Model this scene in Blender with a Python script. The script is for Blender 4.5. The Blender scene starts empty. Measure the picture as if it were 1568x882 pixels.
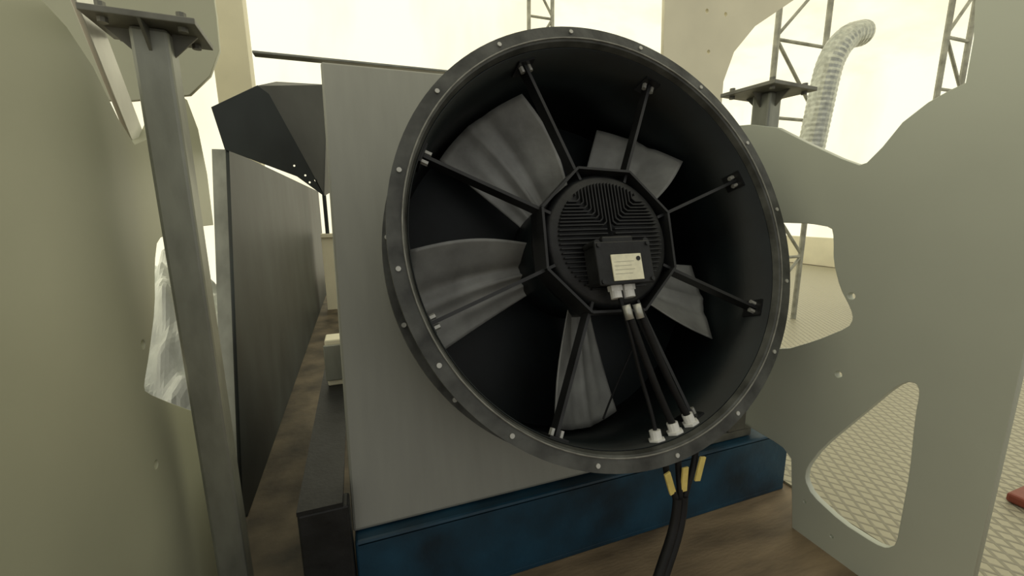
import bpy, bmesh, math, random
from mathutils import Vector, Matrix, noise
random.seed(3)
H=1.17
sc=bpy.context.scene
sc.view_settings.view_transform='Standard'
sc.view_settings.look='None'
# ---------------------------------------------------------------- materials
def mat(name,col,rough=.6,metal=0.,var=.12,scale=6.,stretch=(1,1,1),bump=0.,bscale=40.,col2=None,spec=.5):
    m=bpy.data.materials.new(name); m.use_nodes=True
    nt=m.node_tree; b=nt.nodes['Principled BSDF']
    tc=nt.nodes.new('ShaderNodeTexCoord'); mp=nt.nodes.new('ShaderNodeMapping')
    mp.inputs['Scale'].default_value=stretch
    nt.links.new(tc.outputs['Object'],mp.inputs['Vector'])
    nz=nt.nodes.new('ShaderNodeTexNoise'); nz.inputs['Scale'].default_value=scale; nz.inputs['Detail'].default_value=6
    nt.links.new(mp.outputs['Vector'],nz.inputs['Vector'])
    cr=nt.nodes.new('ShaderNodeValToRGB')
    c2=col2 or tuple(max(0,c*(1-2*var)) for c in col); c1=tuple(min(1,c*(1+var)) for c in col)
    cr.color_ramp.elements[0].position=.3; cr.color_ramp.elements[1].position=.7
    cr.color_ramp.elements[0].color=(*c2,1); cr.color_ramp.elements[1].color=(*c1,1)
    nt.links.new(nz.outputs['Fac'],cr.inputs['Fac']); nt.links.new(cr.outputs['Color'],b.inputs['Base Color'])
    b.inputs['Roughness'].default_value=rough; b.inputs['Metallic'].default_value=metal
    b.inputs['Specular IOR Level'].default_value=spec
    if bump>0:
        n2=nt.nodes.new('ShaderNodeTexNoise'); n2.inputs['Scale'].default_value=bscale; n2.inputs['Detail'].default_value=4
        nt.links.new(mp.outputs['Vector'],n2.inputs['Vector'])
        bp=nt.nodes.new('ShaderNodeBump'); bp.inputs['Strength'].default_value=bump; bp.inputs['Distance'].default_value=.01
        nt.links.new(n2.outputs['Fac'],bp.inputs['Height']); nt.links.new(bp.outputs['Normal'],b.inputs['Normal'])
    return m
M={}
M['zinc']=mat('brushed_zinc',(.285,.29,.26),.5,.3,.03,7,(4,1,.6),.02,60)
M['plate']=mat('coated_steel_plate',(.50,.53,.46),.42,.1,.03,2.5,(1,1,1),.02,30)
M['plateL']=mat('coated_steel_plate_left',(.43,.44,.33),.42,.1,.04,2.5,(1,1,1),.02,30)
M['galv']=mat('galvanised_steel',(.29,.30,.26),.45,.45,.15,14,(1,1,.4),.05,40)
M['strap']=mat('bright_galvanised_strap',(.8,.8,.74),.35,.3,.06,14,(1,1,.4),.05,40)
M['capm']=mat('cap_plate_steel',(.18,.18,.155),.5,.4,.2,14,(1,1,1),.05,40)
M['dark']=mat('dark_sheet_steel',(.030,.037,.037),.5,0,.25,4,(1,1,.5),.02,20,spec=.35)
M['dark_lit']=mat('dark_sheet_steel_lit_face',(.060,.063,.058),.5,0,.25,4,(1,1,.5),.04,20,spec=.4)  # lighter copy of the dark sheet; paints the lit face of the fold
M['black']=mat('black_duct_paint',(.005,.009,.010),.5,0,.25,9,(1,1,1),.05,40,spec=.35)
M['flange']=mat('flange_black_metal',(.080,.083,.076),.45,.3,.35,12,(1,1,1),.1,60)
M['strut']=mat('strut_black_metal',(.016,.017,.018),.45,.1,.3,12)
M['motor']=mat('motor_cast_black',(.016,.017,.018),.5,.1,.25,20,(1,1,1),.1,90,spec=.4)
M['blade']=mat('blade_composite_grey',(.31,.315,.295),.5,.1,.18,9,(1,1,1),.1,50)
M['blue']=mat('blue_painted_steel',(.007,.048,.088),.5,0,.3,6,(1,1,1),.1,40)
M['bolt']=mat('bright_zinc_bolt',(.5,.5,.46),.35,.5,.1,30)
M['rivet']=mat('flange_edge_pale',(.22,.22,.20),.45,.3,.2,30)  # paler tone for the thin ring on the flange's inner edge
M['white']=mat('white_plastic',(.75,.75,.72),.4,0,.08,20)
M['label']=mat('pale_nameplate',(.88,.85,.64),.5,0,.06,60,(1,1,1))
M['yellow']=mat('yellow_tag',(.75,.60,.18),.5,0,.1,30)
M['rubber']=mat('black_rubber',(.007,.007,.008),.6,0,.2,20,spec=.3)
M['floor']=mat('brown_plywood_floor',(.27,.20,.12),.6,0,.2,3,(1,4,1),.15,30,col2=(.115,.083,.05))
M['dirt_shade']=mat('grimy_shaded_floor',(.12,.095,.062),.6,0,.3,5,(1,1,1),.2,30,col2=(.03,.024,.016))  # grime and shadow mixed into one dark floor colour
M['beige']=mat('beige_board',(.78,.74,.57),.6,0,.05,3)
M['steel']=mat('truss_steel',(.38,.38,.32),.5,.2,.2,10)
M['foil']=mat('foil_duct',(.50,.52,.47),.35,.65,.15,30)
M['film']=mat('plastic_film_white',(.80,.83,.80),.3,0,.1,7,(1,1,1),.6,8)
M['red']=mat('red_crate',(.22,.05,.03),.5,0,.1,10)
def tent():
    m=bpy.data.materials.new('glowing_tent_fabric'); m.use_nodes=True; nt=m.node_tree; b=nt.nodes['Principled BSDF']
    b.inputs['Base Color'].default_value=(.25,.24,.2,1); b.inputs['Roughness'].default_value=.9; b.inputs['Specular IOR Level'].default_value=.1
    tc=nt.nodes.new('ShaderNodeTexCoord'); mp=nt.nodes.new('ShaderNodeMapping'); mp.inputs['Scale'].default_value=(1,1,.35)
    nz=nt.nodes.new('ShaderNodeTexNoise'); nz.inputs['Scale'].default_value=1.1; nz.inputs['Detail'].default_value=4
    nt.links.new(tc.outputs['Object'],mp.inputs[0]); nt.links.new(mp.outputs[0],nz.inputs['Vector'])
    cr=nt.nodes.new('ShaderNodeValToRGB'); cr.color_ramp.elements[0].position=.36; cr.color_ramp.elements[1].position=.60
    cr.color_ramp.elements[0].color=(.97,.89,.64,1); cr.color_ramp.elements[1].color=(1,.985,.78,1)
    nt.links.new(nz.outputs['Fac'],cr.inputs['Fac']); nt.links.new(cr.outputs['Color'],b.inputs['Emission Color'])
    b.inputs['Emission Strength'].default_value=1.03  # emission stands in for daylight coming through the fabric
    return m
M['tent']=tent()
def chequer():
    m=mat('chequer_plate',(.52,.50,.42),.45,.3,.1,3)
    nt=m.node_tree; b=nt.nodes['Principled BSDF']
    tc=nt.nodes.new('ShaderNodeTexCoord')
    hs=[]
    for a in (math.radians(35),math.radians(-35)):
        mp=nt.nodes.new('ShaderNodeMapping'); mp.inputs['Rotation'].default_value=(0,0,a)
        w=nt.nodes.new('ShaderNodeTexWave'); w.inputs['Scale'].default_value=7
        nt.links.new(tc.outputs['Object'],mp.inputs['Vector']); nt.links.new(mp.outputs['Vector'],w.inputs['Vector'])
        hs.append(w)
    mx=nt.nodes.new('ShaderNodeMath'); mx.operation='MAXIMUM'
    nt.links.new(hs[0].outputs['Fac'],mx.inputs[0]); nt.links.new(hs[1].outputs['Fac'],mx.inputs[1])
    rp=nt.nodes.new('ShaderNodeValToRGB'); rp.color_ramp.elements[0].position=.78; rp.color_ramp.elements[1].position=.98
    nt.links.new(mx.outputs[0],rp.inputs['Fac'])
    bp=nt.nodes.new('ShaderNodeBump'); bp.inputs['Strength'].default_value=.5; bp.inputs['Distance'].default_value=.01
    nt.links.new(rp.outputs['Color'],bp.inputs['Height']); nt.links.new(bp.outputs['Normal'],b.inputs['Normal'])
    mixn=nt.nodes.new('ShaderNodeMixRGB'); mixn.inputs[1].default_value=(.40,.375,.28,1); mixn.inputs[2].default_value=(.26,.245,.19,1)
    nt.links.new(rp.outputs['Color'],mixn.inputs[0]); nt.links.new(mixn.outputs[0],b.inputs['Base Color'])
    return m
M['cheq']=chequer()
# ---------------------------------------------------------------- helpers
def link(o,parent=None):
    sc.collection.objects.link(o)
    if parent is not None: o.parent=parent
    return o
def mobj(name,bm,m,parent=None,smooth=False):
    bmesh.ops.recalc_face_normals(bm,faces=bm.faces)
    me=bpy.data.meshes.new(name); bm.to_mesh(me); bm.free()
    if smooth:
        for p in me.polygons: p.use_smooth=True
    me.materials.append(M[m]); return link(bpy.data.objects.new(name,me),parent)
def empty(name,loc=(0,0,0),rot=(0,0,0)):
    e=bpy.data.objects.new(name,None); e.empty_display_size=.1; e.location=loc; e.rotation_euler=rot
    return link(e)
def addbox(bm,lo,hi,mtx=None,bev=0):
    b2=bmesh.new(); bmesh.ops.create_cube(b2,size=1)
    for v in b2.verts:
        v.co=Vector([(lo[i]+hi[i])/2+v.co[i]*(hi[i]-lo[i]) for i in range(3)])
    if bev: bmesh.ops.bevel(b2,geom=b2.edges[:],offset=bev,segments=2,affect='EDGES',profile=.5)
    if mtx: bmesh.ops.transform(b2,matrix=mtx,verts=b2.verts)
    t=bpy.data.meshes.new('t'); b2.to_mesh(t); b2.free(); bm.from_mesh(t); bpy.data.meshes.remove(t)
def box(name,lo,hi,m,parent=None,bev=.002):
    bm=bmesh.new(); addbox(bm,lo,hi,None,bev); return mobj(name,bm,m,parent)
def axis_mtx(p,q):
    d=Vector(q)-Vector(p); z=d.normalized()
    return Matrix.Translation((Vector(p)+Vector(q))/2)@z.to_track_quat('Z','Y').to_matrix().to_4x4(), d.length
def addcyl(bm,p,q,r,seg=16,r2=None):
    mt,L=axis_mtx(p,q)
    bmesh.ops.create_cone(bm,cap_ends=True,segments=seg,radius1=r,radius2=r if r2 is None else r2,depth=L,matrix=mt)
def lathe(bm,prof,seg=96):
    rows=[]
    for i in range(seg):
        a=2*math.pi*i/seg
        rows.append([bm.verts.new((r*math.cos(a),y,r*math.sin(a))) for r,y in prof])
    n=len(prof)
    for i in range(seg):
        A=rows[i];B=rows[(i+1)%seg]
        for j in range(n):
            k=(j+1)%n
            bm.faces.new((A[j],A[k],B[k],B[j]))
def tube(name,pts,r,m,parent=None,cyc=False,res=3):
    cu=bpy.data.curves.new(name,'CURVE'); cu.dimensions='3D'; cu.bevel_depth=r; cu.bevel_resolution=res; cu.use_fill_caps=True
    s=cu.splines.new('NURBS'); s.points.add(len(pts)-1)
    for i,p in enumerate(pts): s.points[i].co=(*p,1)
    s.use_endpoint_u=True; s.order_u=min(4,len(pts)); s.resolution_u=8; s.use_cyclic_u=cyc
    o=bpy.data.objects.new(name,cu); link(o)
    dg=bpy.context.evaluated_depsgraph_get(); me=bpy.data.meshes.new_from_object(o.evaluated_get(dg))
    bpy.data.objects.remove(o); me.materials.clear(); me.materials.append(M[m])
    for p in me.polygons: p.use_smooth=True
    return link(bpy.data.objects.new(name,me),parent)
def circ(cx,cy,r,n=20): return [(cx+r*math.cos(2*math.pi*i/n),cy+r*math.sin(2*math.pi*i/n)) for i in range(n)]
PX=Matrix(((0,0,1,0),(1,0,0,0),(0,1,0,0),(0,0,0,1)))   # sheet lies in a plane of constant x : (u,v)->(y,z)
PY=Matrix(((1,0,0,0),(0,0,-1,0),(0,1,0,0),(0,0,0,1)))  # sheet lies in a plane of constant y : (u,v)->(x,z)
def round_poly(pts,it=1):
    for _ in range(it):
        out=[]
        for i,p in enumerate(pts):
            q=pts[(i+1)%len(pts)]
            out+=[(p[0]*.8+q[0]*.2,p[1]*.8+q[1]*.2),(p[0]*.2+q[0]*.8,p[1]*.2+q[1]*.8)]
        pts=out
    return pts
def sheet(name,outline,holes,thick,basis,off,m,parent=None,bev=.0015):
    cu=bpy.data.curves.new(name,'CURVE'); cu.dimensions='2D'; cu.fill_mode='BOTH'; cu.extrude=thick/2; cu.bevel_depth=bev; cu.bevel_resolution=1
    for pts in [outline]+holes:
        s=cu.splines.new('POLY'); s.points.add(len(pts)-1)
        for i,p in enumerate(pts): s.points[i].co=(p[0],p[1],0,1)
        s.use_cyclic_u=True
    o=bpy.data.objects.new(name,cu); link(o)
    dg=bpy.context.evaluated_depsgraph_get(); me=bpy.data.meshes.new_from_object(o.evaluated_get(dg))
    bpy.data.objects.remove(o)
    me.transform(Matrix.Translation(off)@basis); me.materials.clear(); me.materials.append(M[m])
    return link(bpy.data.objects.new(name,me),parent)
# ---------------------------------------------------------------- room
def quad(name,vs,m):
    bm=bmesh.new(); bm.faces.new([bm.verts.new(v) for v in vs]); return mobj(name,bm,m)
box('floor',(-5,-4,-.06),(8.5,8,0),'floor',bev=0)
box('grimy_shade_sheet',(-.95,.3,.001),(-.02,7.5,.008),'dirt_shade',bev=0)  # thin dark sheet: floor grime plus the left-hand shadow painted in
box('chequer_plate_walkway',(1.64,-1.5,.001),(8.3,7.9,.010),'cheq',bev=0)
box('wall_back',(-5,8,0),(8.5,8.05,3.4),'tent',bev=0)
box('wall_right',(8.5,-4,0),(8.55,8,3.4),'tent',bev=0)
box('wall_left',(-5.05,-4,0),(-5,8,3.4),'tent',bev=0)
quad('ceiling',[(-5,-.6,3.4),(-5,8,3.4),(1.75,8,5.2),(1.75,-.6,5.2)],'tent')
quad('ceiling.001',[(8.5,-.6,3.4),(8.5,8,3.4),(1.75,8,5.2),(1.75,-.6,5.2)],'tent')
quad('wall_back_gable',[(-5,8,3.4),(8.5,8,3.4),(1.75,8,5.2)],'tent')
box('baseboard_right',(8.38,-1,.012),(8.48,7.9,.55),'beige')
# ---------------------------------------------------------------- fan unit (tilted)
fan=empty('axial_fan',(.6541,.9536,H-.07),(-.3318,0,0))
PANY=.4408
bm=bmesh.new()
lathe(bm,[(.597,0),(.597,.012),(.574,.012),(.573,.17),(.600,.17),(.600,.186),(.572,.186),(.556,.438),(.5505,.438),(.5505,.02),(.556,.004),(.562,0)],128)
mobj('duct_ring',bm,'flange',fan)
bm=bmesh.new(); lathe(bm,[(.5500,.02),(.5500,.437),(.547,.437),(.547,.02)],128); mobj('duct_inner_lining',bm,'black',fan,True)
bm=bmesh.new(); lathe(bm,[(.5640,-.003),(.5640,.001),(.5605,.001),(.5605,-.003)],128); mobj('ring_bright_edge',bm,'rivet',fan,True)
bm=bmesh.new(); bmesh.ops.create_circle(bm,cap_ends=True,segments=96,radius=.550,matrix=Matrix.Translation((0,.434,0))@Matrix.Rotation(math.pi/2,4,'X')); mobj('dark_interior_disc',bm,'black',fan)  # no real plate: black disc paints the darkness inside the housing
bm=bmesh.new()
for k in range(16):
    a=math.radians(6+22.5*k); c,s=math.cos(a)*.581,math.sin(a)*.581
    addcyl(bm,(c,-.003,s),(c,.002,s),.0058,12)
    a=math.radians(17+22.5*k); c,s=math.cos(a)*.588,math.sin(a)*.588
    addcyl(bm,(c,.164,s),(c,.171,s),.0062,12)
mobj('bright_hole_discs',bm,'bolt',fan)  # pale discs painted in for flange holes with bright background behind
# impeller
bm=bmesh.new(); lathe(bm,[(.0001,.16),(.17,.16),(.195,.19),(.195,.34),(.0001,.34)],64); mobj('impeller_hub',bm,'black',fan,True)
def blade(name,ang):
    bm=bmesh.new(); nr,nc=18,30; g=[]
    for side in (0,1):
        rows=[]
        for i in range(nr):
            t=i/(nr-1); r=.175+(.537-.175)*t
            half=.092+.076*t+.012*math.sin(math.pi*t)
            beta=math.radians(42-16*t)
            row=[]
            for j in range(nc):
                w=-1+2*j/(nc-1)
                s=w*half+ .012*t-.012*math.sin(math.pi*t)
                wave=.022*math.exp(-((w-.12)/.09)**2)*(1-.6*t)-.018*math.exp(-((w+.25)/.11)**2)*(1-t*.6)+.014*math.exp(-((w-.55)/.12)**2)*(1-t)
                tang=s*math.cos(beta); dep=s*math.sin(beta)+.026*(1-w*w)-wave
                a=ang+tang/r
                rr=r-.010*t*t*(w*w)
                row.append(bm.verts.new((rr*math.cos(a),.258+dep+side*.006,rr*math.sin(a))))
            rows.append(row)
        g.append(rows)
    for side in (0,1):
        for i in range(nr-1):
            for j in range(nc-1):
                R=g[side]; bm.faces.new((R[i][j],R[i+1][j],R[i+1][j+1],R[i][j+1]))
    A,B=g
    for i in range(nr-1):
        for j in (0,nc-1): bm.faces.new((A[i][j],B[i][j],B[i+1][j],A[i+1][j]))
    for j in range(nc-1):
        for i in (0,nr-1): bm.faces.new((A[i][j],A[i][j+1],B[i][j+1],B[i][j]))
    return mobj(name,bm,'blade',fan,True)
for k,a in enumerate((50,121,192,265,338)): blade('blade_%d'%(k+1),math.radians(a))
# motor
bm=bmesh.new(); lathe(bm,[(.0001,.055),(.178,.055),(.192,.070),(.192,.165),(.0001,.165)],64); mobj('motor_body',bm,'motor',fan,True)
bm=bmesh.new()
def fin(x0,z0,x1,z1,w=.0034):
    d=Vector((x1-x0,0,z1-z0)); L=d.length; a=math.atan2(d.z,d.x)
    mt=Matrix.Translation(((x0+x1)/2,.050,(z0+z1)/2))@Matrix.Rotation(-a,4,'Y')
    addbox(bm,(-L/2,-.007,-w/2),(L/2,.007,w/2),mt)
RM=.160
# nested ridges: run down from the rim, then turn outwards to the side rim
for k in range(1,13):
    x=.0105*k; zc=.030+.0095*k
    for sg in (-1,1):
        if x*x>=RM**2 or zc>=RM: continue
        zt=math.sqrt(RM**2-x*x); xe=math.sqrt(RM**2-zc*zc)
        if zt>zc+.008: fin(sg*x,zc+.008,sg*x,zt)
        if xe>x+.02 and zt>zc: fin(sg*x,zc+.008,sg*(x+.010),zc); fin(sg*(x+.010),zc,sg*xe,zc)
fin(0,.02,0,RM)
for k in range(14):
    z=.027-.0125*k; Rr=math.sqrt(max(0,RM**2-z*z))
    for sg in (-1,1):
        if Rr>.03: fin(sg*.012,z,sg*Rr,z)
mobj('motor_fins',bm,'motor',fan)
# octagon frame and struts
PH=math.radians(19.6); RO=.216
V=[(RO*math.cos(PH+k*math.pi/4),RO*math.sin(PH+k*math.pi/4)) for k in range(8)]
def bar(bm,p,q,w,y0,y1):
    d=Vector((q[0]-p[0],0,q[1]-p[1])); L=d.length; a=math.atan2(d.z,d.x)
    mt=Matrix.Translation(((p[0]+q[0])/2,0,(p[1]+q[1])/2))@Matrix.Rotation(-a,4,'Y')
    addbox(bm,(-L/2,y0,-w/2),(L/2,y1,w/2),mt)
bm=bmesh.new()
for k in range(8):
    bar(bm,V[k],V[(k+1)%8],.007,.045,.125)
    a=PH+k*math.pi/4
    bar(bm,(.185*math.cos(a),.185*math.sin(a)),V[k],.008,.06,.12)
mobj('octagon_frame',bm,'strut',fan)
bm=bmesh.new(); bb=bmesh.new()
for k in range(8):
    a=PH+k*math.pi/4; c,s=math.cos(a),math.sin(a)
    bar(bm,V[k],(.550*c,.550*s),.009,.062,.100)
    mt=Matrix.Rotation(-a,4,'Y')
    addbox(bm,(.541,.045,-.026),(.549,.11,.026),mt)
    for dz in (-.013,.013):
        p=mt@Vector((.541,.070,dz)); q=mt@Vector((.524,.070,dz))
        addcyl(bb,p,q,.0072,6)
mobj('support_struts',bm,'strut',fan); mobj('strut_bolts',bb,'bolt',fan)
# terminal box
tb=Matrix.Translation((-.026,0,-.052))@Matrix.Diagonal((.94,1,.94,1))
bm=bmesh.new(); addbox(bm,(-.072,-.015,-.085),(.092,.05,.025),tb,.006); addbox(bm,(-.078,-.022,-.09),(.098,-.012,.03),tb,.004)
addbox(bm,(-.04,-.004,.02),(.06,.05,.05),tb,.006)
for x in (-.068,.088): addcyl(bm,tb@Vector((x,-.02,.028)),tb@Vector((x,.04,.028)),.009,12)
mobj('terminal_box',bm,'motor',fan)
bm=bmesh.new(); addbox(bm,(-.035,-.0255,-.080),(.060,-.0215,-.008),tb,.0008); mobj('nameplate',bm,'label',fan)
bm=bmesh.new()
for x in (-.068,.088):
    for z in (-.08,.02): addcyl(bm,tb@Vector((x,-.027,z)),tb@Vector((x,-.02,z)),.0055,10)
addcyl(bm,tb@Vector((.049,-.0275,-.022)),tb@Vector((.049,-.025,-.022)),.006,12)
for k in range(4): addbox(bm,(-.029,-.0260,-.0287-.011*k),(.034-.008*(k%2),-.0250,-.0283-.011*k),tb)
mobj('terminal_box_screws',bm,'strut',fan)
bm=bmesh.new()
for x in (-.012,.030):
    addcyl(bm,tb@Vector((x,.012,-.088)),tb@Vector((x,.012,-.103)),.019,6); addcyl(bm,tb@Vector((x,.012,-.103)),tb@Vector((x,.010,-.124)),.015,16)
mobj('cable_glands',bm,'white',fan,False)
bm=bmesh.new()
addcyl(bm,tb@Vector((.006,.0,-.145)),tb@Vector((.012,.0,-.185)),.011,12); addcyl(bm,tb@Vector((.040,.0,-.145)),tb@Vector((.046,.0,-.185)),.011,12)
mobj('cable_sleeves',bm,'bolt',fan,True)
ends=[(.040,-.541),(.100,-.531),(.155,-.517)]
GY=.045
tube('motor_cable_1',[(-.030,.01,-.16),(-.02,.0,-.24),(.02,.05,-.38),(.040,GY,-.47),(.040,GY,-.535)],.0055,'rubber',fan)
tube('motor_cable_2',[(-.020,.0,-.19),(-.008,-.0,-.24),(.045,.03,-.40),(.099,GY,-.52)],.010,'rubber',fan)
tube('motor_cable_3',[(.014,.0,-.19),(.03,.0,-.24),(.09,.03,-.40),(.154,GY,-.51)],.010,'rubber',fan)
tube('motor_cable_4',[(.10,.08,-.20),(.16,.2,-.27),(.10,.26,-.38),(-.02,.2,-.50)],.003,'rubber',fan)
bm=bmesh.new()
for (x,z) in ends:
    r=math.hypot(x,z); ux,uz=x/r,z/r
    addcyl(bm,(x,GY,z),(ux*.5495,GY,uz*.5495),.023,6)
    addcyl(bm,(ux*(r-.022),GY,uz*(r-.022)),(x,GY,z),.015,12)
mobj('duct_cable_glands',bm,'white',fan)
# panel
bm=bmesh.new(); addbox(bm,(-.729,PANY,-.7235),(.729,PANY+.028,.7297),None,.008)
mobj('fan_mounting_panel',bm,'zinc',fan)
bm=bmesh.new(); addbox(bm,(-.60,PANY+.028,-.60),(.66,PANY+.07,-.56)); addbox(bm,(-.60,PANY+.028,.56),(.66,PANY+.07,.60))
mobj('panel_stiffeners',bm,'dark',fan)
# ---------------------------------------------------------------- base frame
base=empty('blue_base_beam')
bm=bmesh.new(); addbox(bm,(-.07,1.10,.012),(1.60,1.125,.262),None,.006); addbox(bm,(-.07,1.10,.245),(1.60,1.52,.266),None,.008); addbox(bm,(-.07,1.10,.0),(1.60,1.50,.02),None,.004)
addbox(bm,(-.07,1.12,.0),(-.05,1.48,.25)); addbox(bm,(1.58,1.12,.0),(1.60,1.48,.25))
mobj('channel',bm,'blue',base)
bm=bmesh.new(); addbox(bm,(1.12,1.13,.268),(1.42,1.30,.30),None,.004); addbox(bm,(1.22,1.16,.30),(1.38,1.22,.36),None,.004); addbox(bm,(1.30,1.13,.30),(1.385,1.145,.40),None,.004)
for x in (1.15,1.19,1.27): addcyl(bm,(x,1.15,.30),(x,1.15,.315),.012,6)
mobj('corner_bracket',bm,'capm',base)
bm=bmesh.new(); addbox(bm,(-.20,1.08,0.01),(-.075,1.14,.40),None,.006); addbox(bm,(-.20,1.14,0.01),(-.18,2.4,.40)); addbox(bm,(-.20,1.08,.40),(-.09,2.4,.412))
mobj('support_channel',bm,'motor',base)
# hanging supply cable & tags
cab=empty('supply_cable')
L=fan.matrix_basis
def W(x,y,z): return tuple(L@Vector((x,y,z)))
P=[W(.045,.03,-.60),W(.085,.03,-.60),W(.145,.03,-.585)]
e=Vector((.735,.765,.40))
for i,p in enumerate(P):
    tube('lead_%d'%(i+1),[p,(p[0],p[1]-.005,p[2]-.05),tuple(e+Vector((.012*(i-1),0,.05))),tuple(e+Vector((.010*(i-1),0,0)))],.008,'rubber',cab)
for i,dx in enumerate((-.010,.010,0)):
    dy=.010 if i==2 else 0
    tube('cable_trunk_%d'%(i+1),[tuple(e+Vector((dx,dy,.03))),(.728+dx,.755+dy,.36),(.668+dx,.725+dy,.30),(.605+dx,.70+dy,.20),(.55+dx*2,.66+dy,.07),(.49+dx*3,.58+dy,.012)],.0115,'rubber',cab)
for i,p in enumerate(P):
    bm=bmesh.new(); addbox(bm,(-.009,-.003,-.034),(.009,.003,.034),Matrix.Translation((p[0]+(.0,.006,.0)[i],p[1]-.020,p[2]-.045))@Matrix.Rotation((-.35,0,.2)[i],4,'Y'),.001)
    mobj('cable_tag_%d'%(i+1),bm,'yellow',cab)
# ---------------------------------------------------------------- right rib plate
rp_out=[(.47,0),(.47,.86),(.47,1.35),(.60,1.75),(.68,1.75),(.67,1.65),(.66,1.56),(.66,1.46),(.69,1.45),(.73,1.43),(.78,1.39),(.82,1.33),(.855,1.29),(.875,1.285),(.93,1.31),(1.04,1.37),(1.16,1.44),(1.27,1.47),(1.36,1.48),(1.40,1.40),(1.40,.30),(1.04,.29),(1.0,.285),(.965,.26),(.95,.15),(.93,0)]
c1=round_poly([(1.25,1.11),(1.08,1.11),(1.00,1.11),(.93,1.10),(.92,1.07),(.91,.99),(.88,.91),(.84,.85),(.83,.82),(.84,.79),(.93,.72),(1.04,.65),(1.25,.60)])
c2=round_poly([(.70,.65),(.67,.68),(.65,.68),(.64,.66),(.64,.58),(.63,.42),(.63,.28),(.63,.18),(.65,.15),(.68,.14),(.78,.14),(.88,.17),(.91,.21),(.91,.26),(.87,.36),(.77,.53)])
sheet('ribbed_support_plate',rp_out,[c1,c2,circ(.845,.89,.012),circ(.85,.63,.012),circ(.90,.13,.007),circ(.80,.07,.007)],.02,PX,(1.44,0,0),'plate')
# left rib plate
lp_out=[(.45,0),(.45,1.6),(.95,1.62),(1.07,1.54),(1.13,1.52),(1.20,1.47),(1.27,1.38),(1.33,1.33),(1.42,1.36),(1.55,1.47),(1.68,1.53),(1.76,1.53),(1.83,1.45),(1.86,1.30),(1.85,1.12),(1.70,1.12),(1.70,.45),(1.62,0)]
l1=round_poly([(1.66,1.10),(1.47,1.11),(1.37,1.10),(1.33,1.04),(1.29,.93),(1.22,.83),(1.17,.77),(1.17,.75),(1.30,.66),(1.47,.55),(1.66,.50)])
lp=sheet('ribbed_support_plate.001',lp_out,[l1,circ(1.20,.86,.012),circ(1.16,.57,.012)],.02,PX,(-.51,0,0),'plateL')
sheet('bracing_strap',[(1.00,H+.86),(1.07,H+.90),(1.46,H+.19),(1.40,H+.145)],[circ(1.12,H+.70,.006,8)],.008,PX,(-.526,0,0),'strap',lp)
# ---------------------------------------------------------------- posts with cap plates
def post(name,x,y,ztop,rotz,z0,hx,hy):
    e=empty(name)
    bm=bmesh.new(); w=.036; mt=Matrix.Translation((x,y,0))@Matrix.Rotation(rotz,4,'Z')
    addbox(bm,(-w,-w,z0+.012),(w,w,ztop),mt,.008)
    mobj('square_tube',bm,'galv',e)
    bm=bmesh.new(); addbox(bm,(-hx,-hy,ztop),(hx,hy,ztop+.014),mt,.002)
    addbox(bm,(-.06,-.06,z0),(.06,.06,z0+.012),mt,.002)
    for sx in (-hx+.03,hx-.03):
        for sy in (-hy+.03,hy-.03): addcyl(bm,mt@Vector((sx,sy,ztop-.01)),mt@Vector((sx,sy,ztop+.03)),.010,8)
    for r in (0,90,180,270):
        m2=mt@Matrix.Rotation(math.radians(r),4,'Z')
        vs=[m2@Vector(c) for c in ((w,-.003,ztop),(w+.05,-.003,ztop),(w,-.003,ztop-.05),(w,.003,ztop),(w+.05,.003,ztop),(w,.003,ztop-.05))]
        v=[bm.verts.new(c) for c in vs]
        bm.faces.new(v[:3]);bm.faces.new(v[3:][::-1]);bm.faces.new((v[0],v[3],v[4],v[1]));bm.faces.new((v[1],v[4],v[5],v[2]));bm.faces.new((v[2],v[5],v[3],v[0]))
    mobj('cap_plate',bm,'capm',e)
post('support_post',-.410,1.28,H+.405,.06,0.008,.100,.085)
post('support_post',1.52,1.29,H+.42,.1,.268,.125,.11)
# ---------------------------------------------------------------- dark side duct on the left
du=empty('dark_duct_section')
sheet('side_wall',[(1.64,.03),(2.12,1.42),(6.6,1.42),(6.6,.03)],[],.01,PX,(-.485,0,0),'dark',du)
bm=bmesh.new()
vs=[(-.54,1.64,.01),(-.49,1.64,.01),(-.49,2.12,1.42),(-.54,2.12,1.42)]
a=[bm.verts.new(v) for v in vs]; b=[bm.verts.new((v[0],v[1]+.01,v[2])) for v in vs]
bm.faces.new(a); bm.faces.new(b[::-1])
for i in range(4): bm.faces.new((a[i],a[(i+1)%4],b[(i+1)%4],b[i]))
mobj('front_lip',bm,'galv',du)
h=H
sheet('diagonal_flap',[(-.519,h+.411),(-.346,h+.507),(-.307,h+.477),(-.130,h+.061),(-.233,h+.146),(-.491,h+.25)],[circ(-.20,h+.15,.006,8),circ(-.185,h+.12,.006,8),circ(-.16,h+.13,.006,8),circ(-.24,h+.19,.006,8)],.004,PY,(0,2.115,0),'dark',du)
# bent second face of the flap folding back towards the main panel
bm=bmesh.new()
vs=[(-.346,2.112,h+.507),(-.130,2.112,h+.061),(-.085,2.30,h+.10),(-.085,2.30,h+.58),(-.30,2.30,h+.575)]
a=[bm.verts.new(v) for v in vs]; b=[bm.verts.new((v[0],v[1]+.004,v[2])) for v in vs]
bm.faces.new(a); bm.faces.new(b[::-1])
for i in range(5): bm.faces.new((a[i],a[(i+1)%5],b[(i+1)%5],b[i]))
mobj('upper_flap',bm,'dark_lit',du)
box('base_strip',(-.49,1.7,0.009),(-.48,6.6,.03),'dark',du,0)
box('roof_sheet',(-.27,1.62,H+.484),(.9,1.66,H+.492),'galv')
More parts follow.
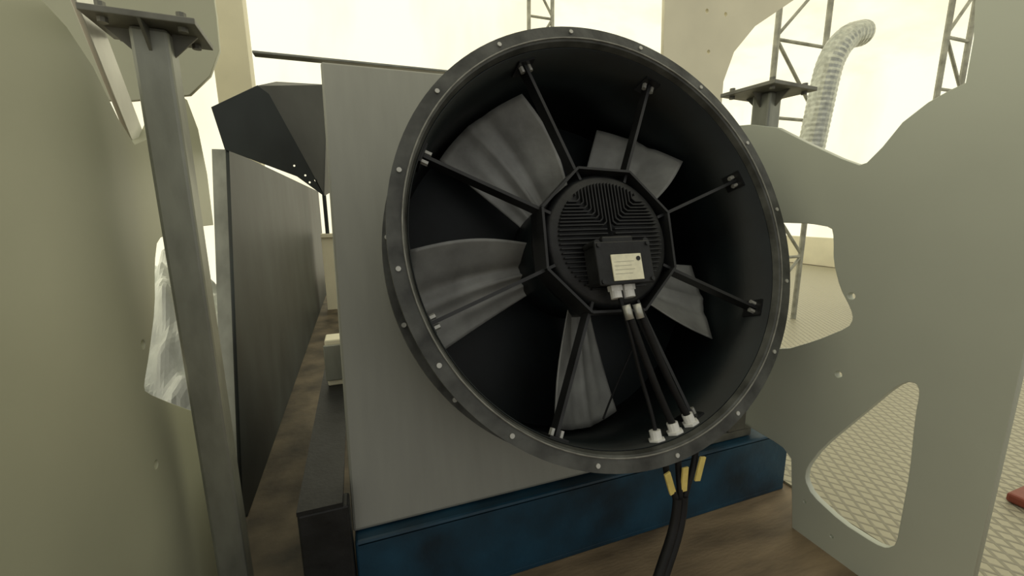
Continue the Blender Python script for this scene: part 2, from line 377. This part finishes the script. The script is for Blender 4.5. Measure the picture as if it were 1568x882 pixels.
# ---------------------------------------------------------------- background
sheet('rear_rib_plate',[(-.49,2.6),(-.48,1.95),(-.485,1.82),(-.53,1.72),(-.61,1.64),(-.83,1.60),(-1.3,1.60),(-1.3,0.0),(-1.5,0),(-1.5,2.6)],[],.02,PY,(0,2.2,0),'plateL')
sheet('rear_rib_plate',[(1.6,1.5),(2.0,1.6),(2.0,1.86),(2.06,2.02),(2.2,2.17),(2.49,2.35),(2.7,2.8),(1.55,2.8)],[circ(1.85,2.2,.012),circ(1.98,2.2,.012),circ(1.88,2.0,.012)],.02,PY,(0,2.0,0),'beige')
box('beige_column',(-.70,3,0.008),(-.52,3.12,3.6),'beige')
def lattice(name,x0,x1,y,z1,n,r=.025,zb=.011):
    e=bmesh.new()
    for x in (x0,x1): addcyl(e,(x,y,zb),(x,y,z1),r,8)
    h=(z1-zb)/n
    for k in range(n):
        a,b=(x0,x1) if k%2==0 else (x1,x0)
        addcyl(e,(a,y,zb+k*h+r),(b,y,zb+(k+1)*h),r*.6,8); addcyl(e,(x0,y,zb+(k+1)*h),(x1,y,zb+(k+1)*h),r*.6,8)
    return mobj(name,e,'steel')
lattice('lattice_mast',3.58,4.2,3.0,3.9,6)
lattice('lattice_mast',5.2,5.55,2.6,4.0,9)
lattice('lattice_mast',2.05,2.35,5.0,4.8,10)
def flexduct(name,pts,r,m):
    bm=bmesh.new(); P=[Vector(p) for p in pts]; samples=[]
    for i in range(len(P)-1):
        n=max(2,int((P[i+1]-P[i]).length/.02))
        for k in range(n): samples.append(P[i].lerp(P[i+1],k/n))
    samples.append(P[-1]); prev=None
    for _ in range(6):
        samples=[samples[0]]+[(samples[i-1]+samples[i]*2+samples[i+1])/4 for i in range(1,len(samples)-1)]+[samples[-1]]
    for i,c in enumerate(samples):
        d=(samples[min(i+1,len(samples)-1)]-samples[max(i-1,0)]).normalized()
        q=d.to_track_quat('Z','Y'); rr=r*(1.0 if i%2 else .96)
        ring=[bm.verts.new(c+q@Vector((rr*math.cos(2*math.pi*j/20),rr*math.sin(2*math.pi*j/20),0))) for j in range(20)]
        if prev:
            for j in range(20): bm.faces.new((prev[j],prev[(j+1)%20],ring[(j+1)%20],ring[j]))
        prev=ring
    return mobj(name,bm,m)
flexduct('flexible_foil_duct',[(5.4,2.95,.012),(5.4,2.95,1.0),(4.6,2.85,1.25),(3.75,2.65,1.35),(3.60,2.6,1.55),(3.68,2.6,2.15),(3.71,2.6,2.3),(3.79,2.6,2.44),(3.90,2.6,2.53),(4.06,2.6,2.57)],.100,'foil')
bm=bmesh.new(); bmesh.ops.create_grid(bm,x_segments=70,y_segments=70,size=.6)
for v in bm.verts:
    d=v.co.length; v.co.z=.80*max(0,1-(d/.66)**2.2)+(.16*noise.noise(v.co*5)+.09*noise.noise(v.co*13))*(1 if d<.6 else .2)
    v.co.z=max(.010,v.co.z)
o=mobj('plastic_film_heap',bm,'film',None); o.location=(-1.20,3.25,0); o.scale=(.85,1.4,1.05)
box('red_crate',(2.33,.60,.012),(2.8,.73,.05),'red',bev=.01)
jbx=empty('junction_box'); box('body',(-.17,1.9,.412),(-.03,2.0,.62),'beige',jbx,.006); box('lid',(-.175,1.885,.44),(-.025,1.90,.60),'galv',jbx,.004)
wf=empty('window_1'); 
for nm,lo,hi in (('jamb_1',(-.35,5.3,.9),(-.31,5.35,2.0)),('jamb_2',(.55,5.3,.9),(.59,5.35,2.0)),('sill',(-.40,5.25,.86),(.64,5.38,.90)),('support_wall',(-.40,5.28,0.01),(.64,5.36,.86))): box(nm,lo,hi,'beige' if 's' in nm[:1] else 'dark',wf)
# ---------------------------------------------------------------- light
w=bpy.data.worlds.new('World'); sc.world=w; w.use_nodes=True
w.node_tree.nodes['Background'].inputs[0].default_value=(1,.985,.92,1); w.node_tree.nodes['Background'].inputs[1].default_value=.52
# ---------------------------------------------------------------- camera
cd=bpy.data.cameras.new('camera'); cam=bpy.data.objects.new('camera',cd); link(cam)
cd.sensor_width=36; cd.lens=644.85/1568*36; cd.clip_start=.02
p_,th,ro=.1879,.3471,-.0098
F=Vector((math.sin(th)*math.cos(p_),math.cos(th)*math.cos(p_),-math.sin(p_)))
R0=Vector((math.cos(th),-math.sin(th),0)); U0=R0.cross(F)
R=R0*math.cos(ro)+U0*math.sin(ro); U=-R0*math.sin(ro)+U0*math.cos(ro)
cam.matrix_world=Matrix(((R.x,U.x,-F.x,0),(R.y,U.y,-F.y,0),(R.z,U.z,-F.z,H),(0,0,0,1)))
sc.camera=cam
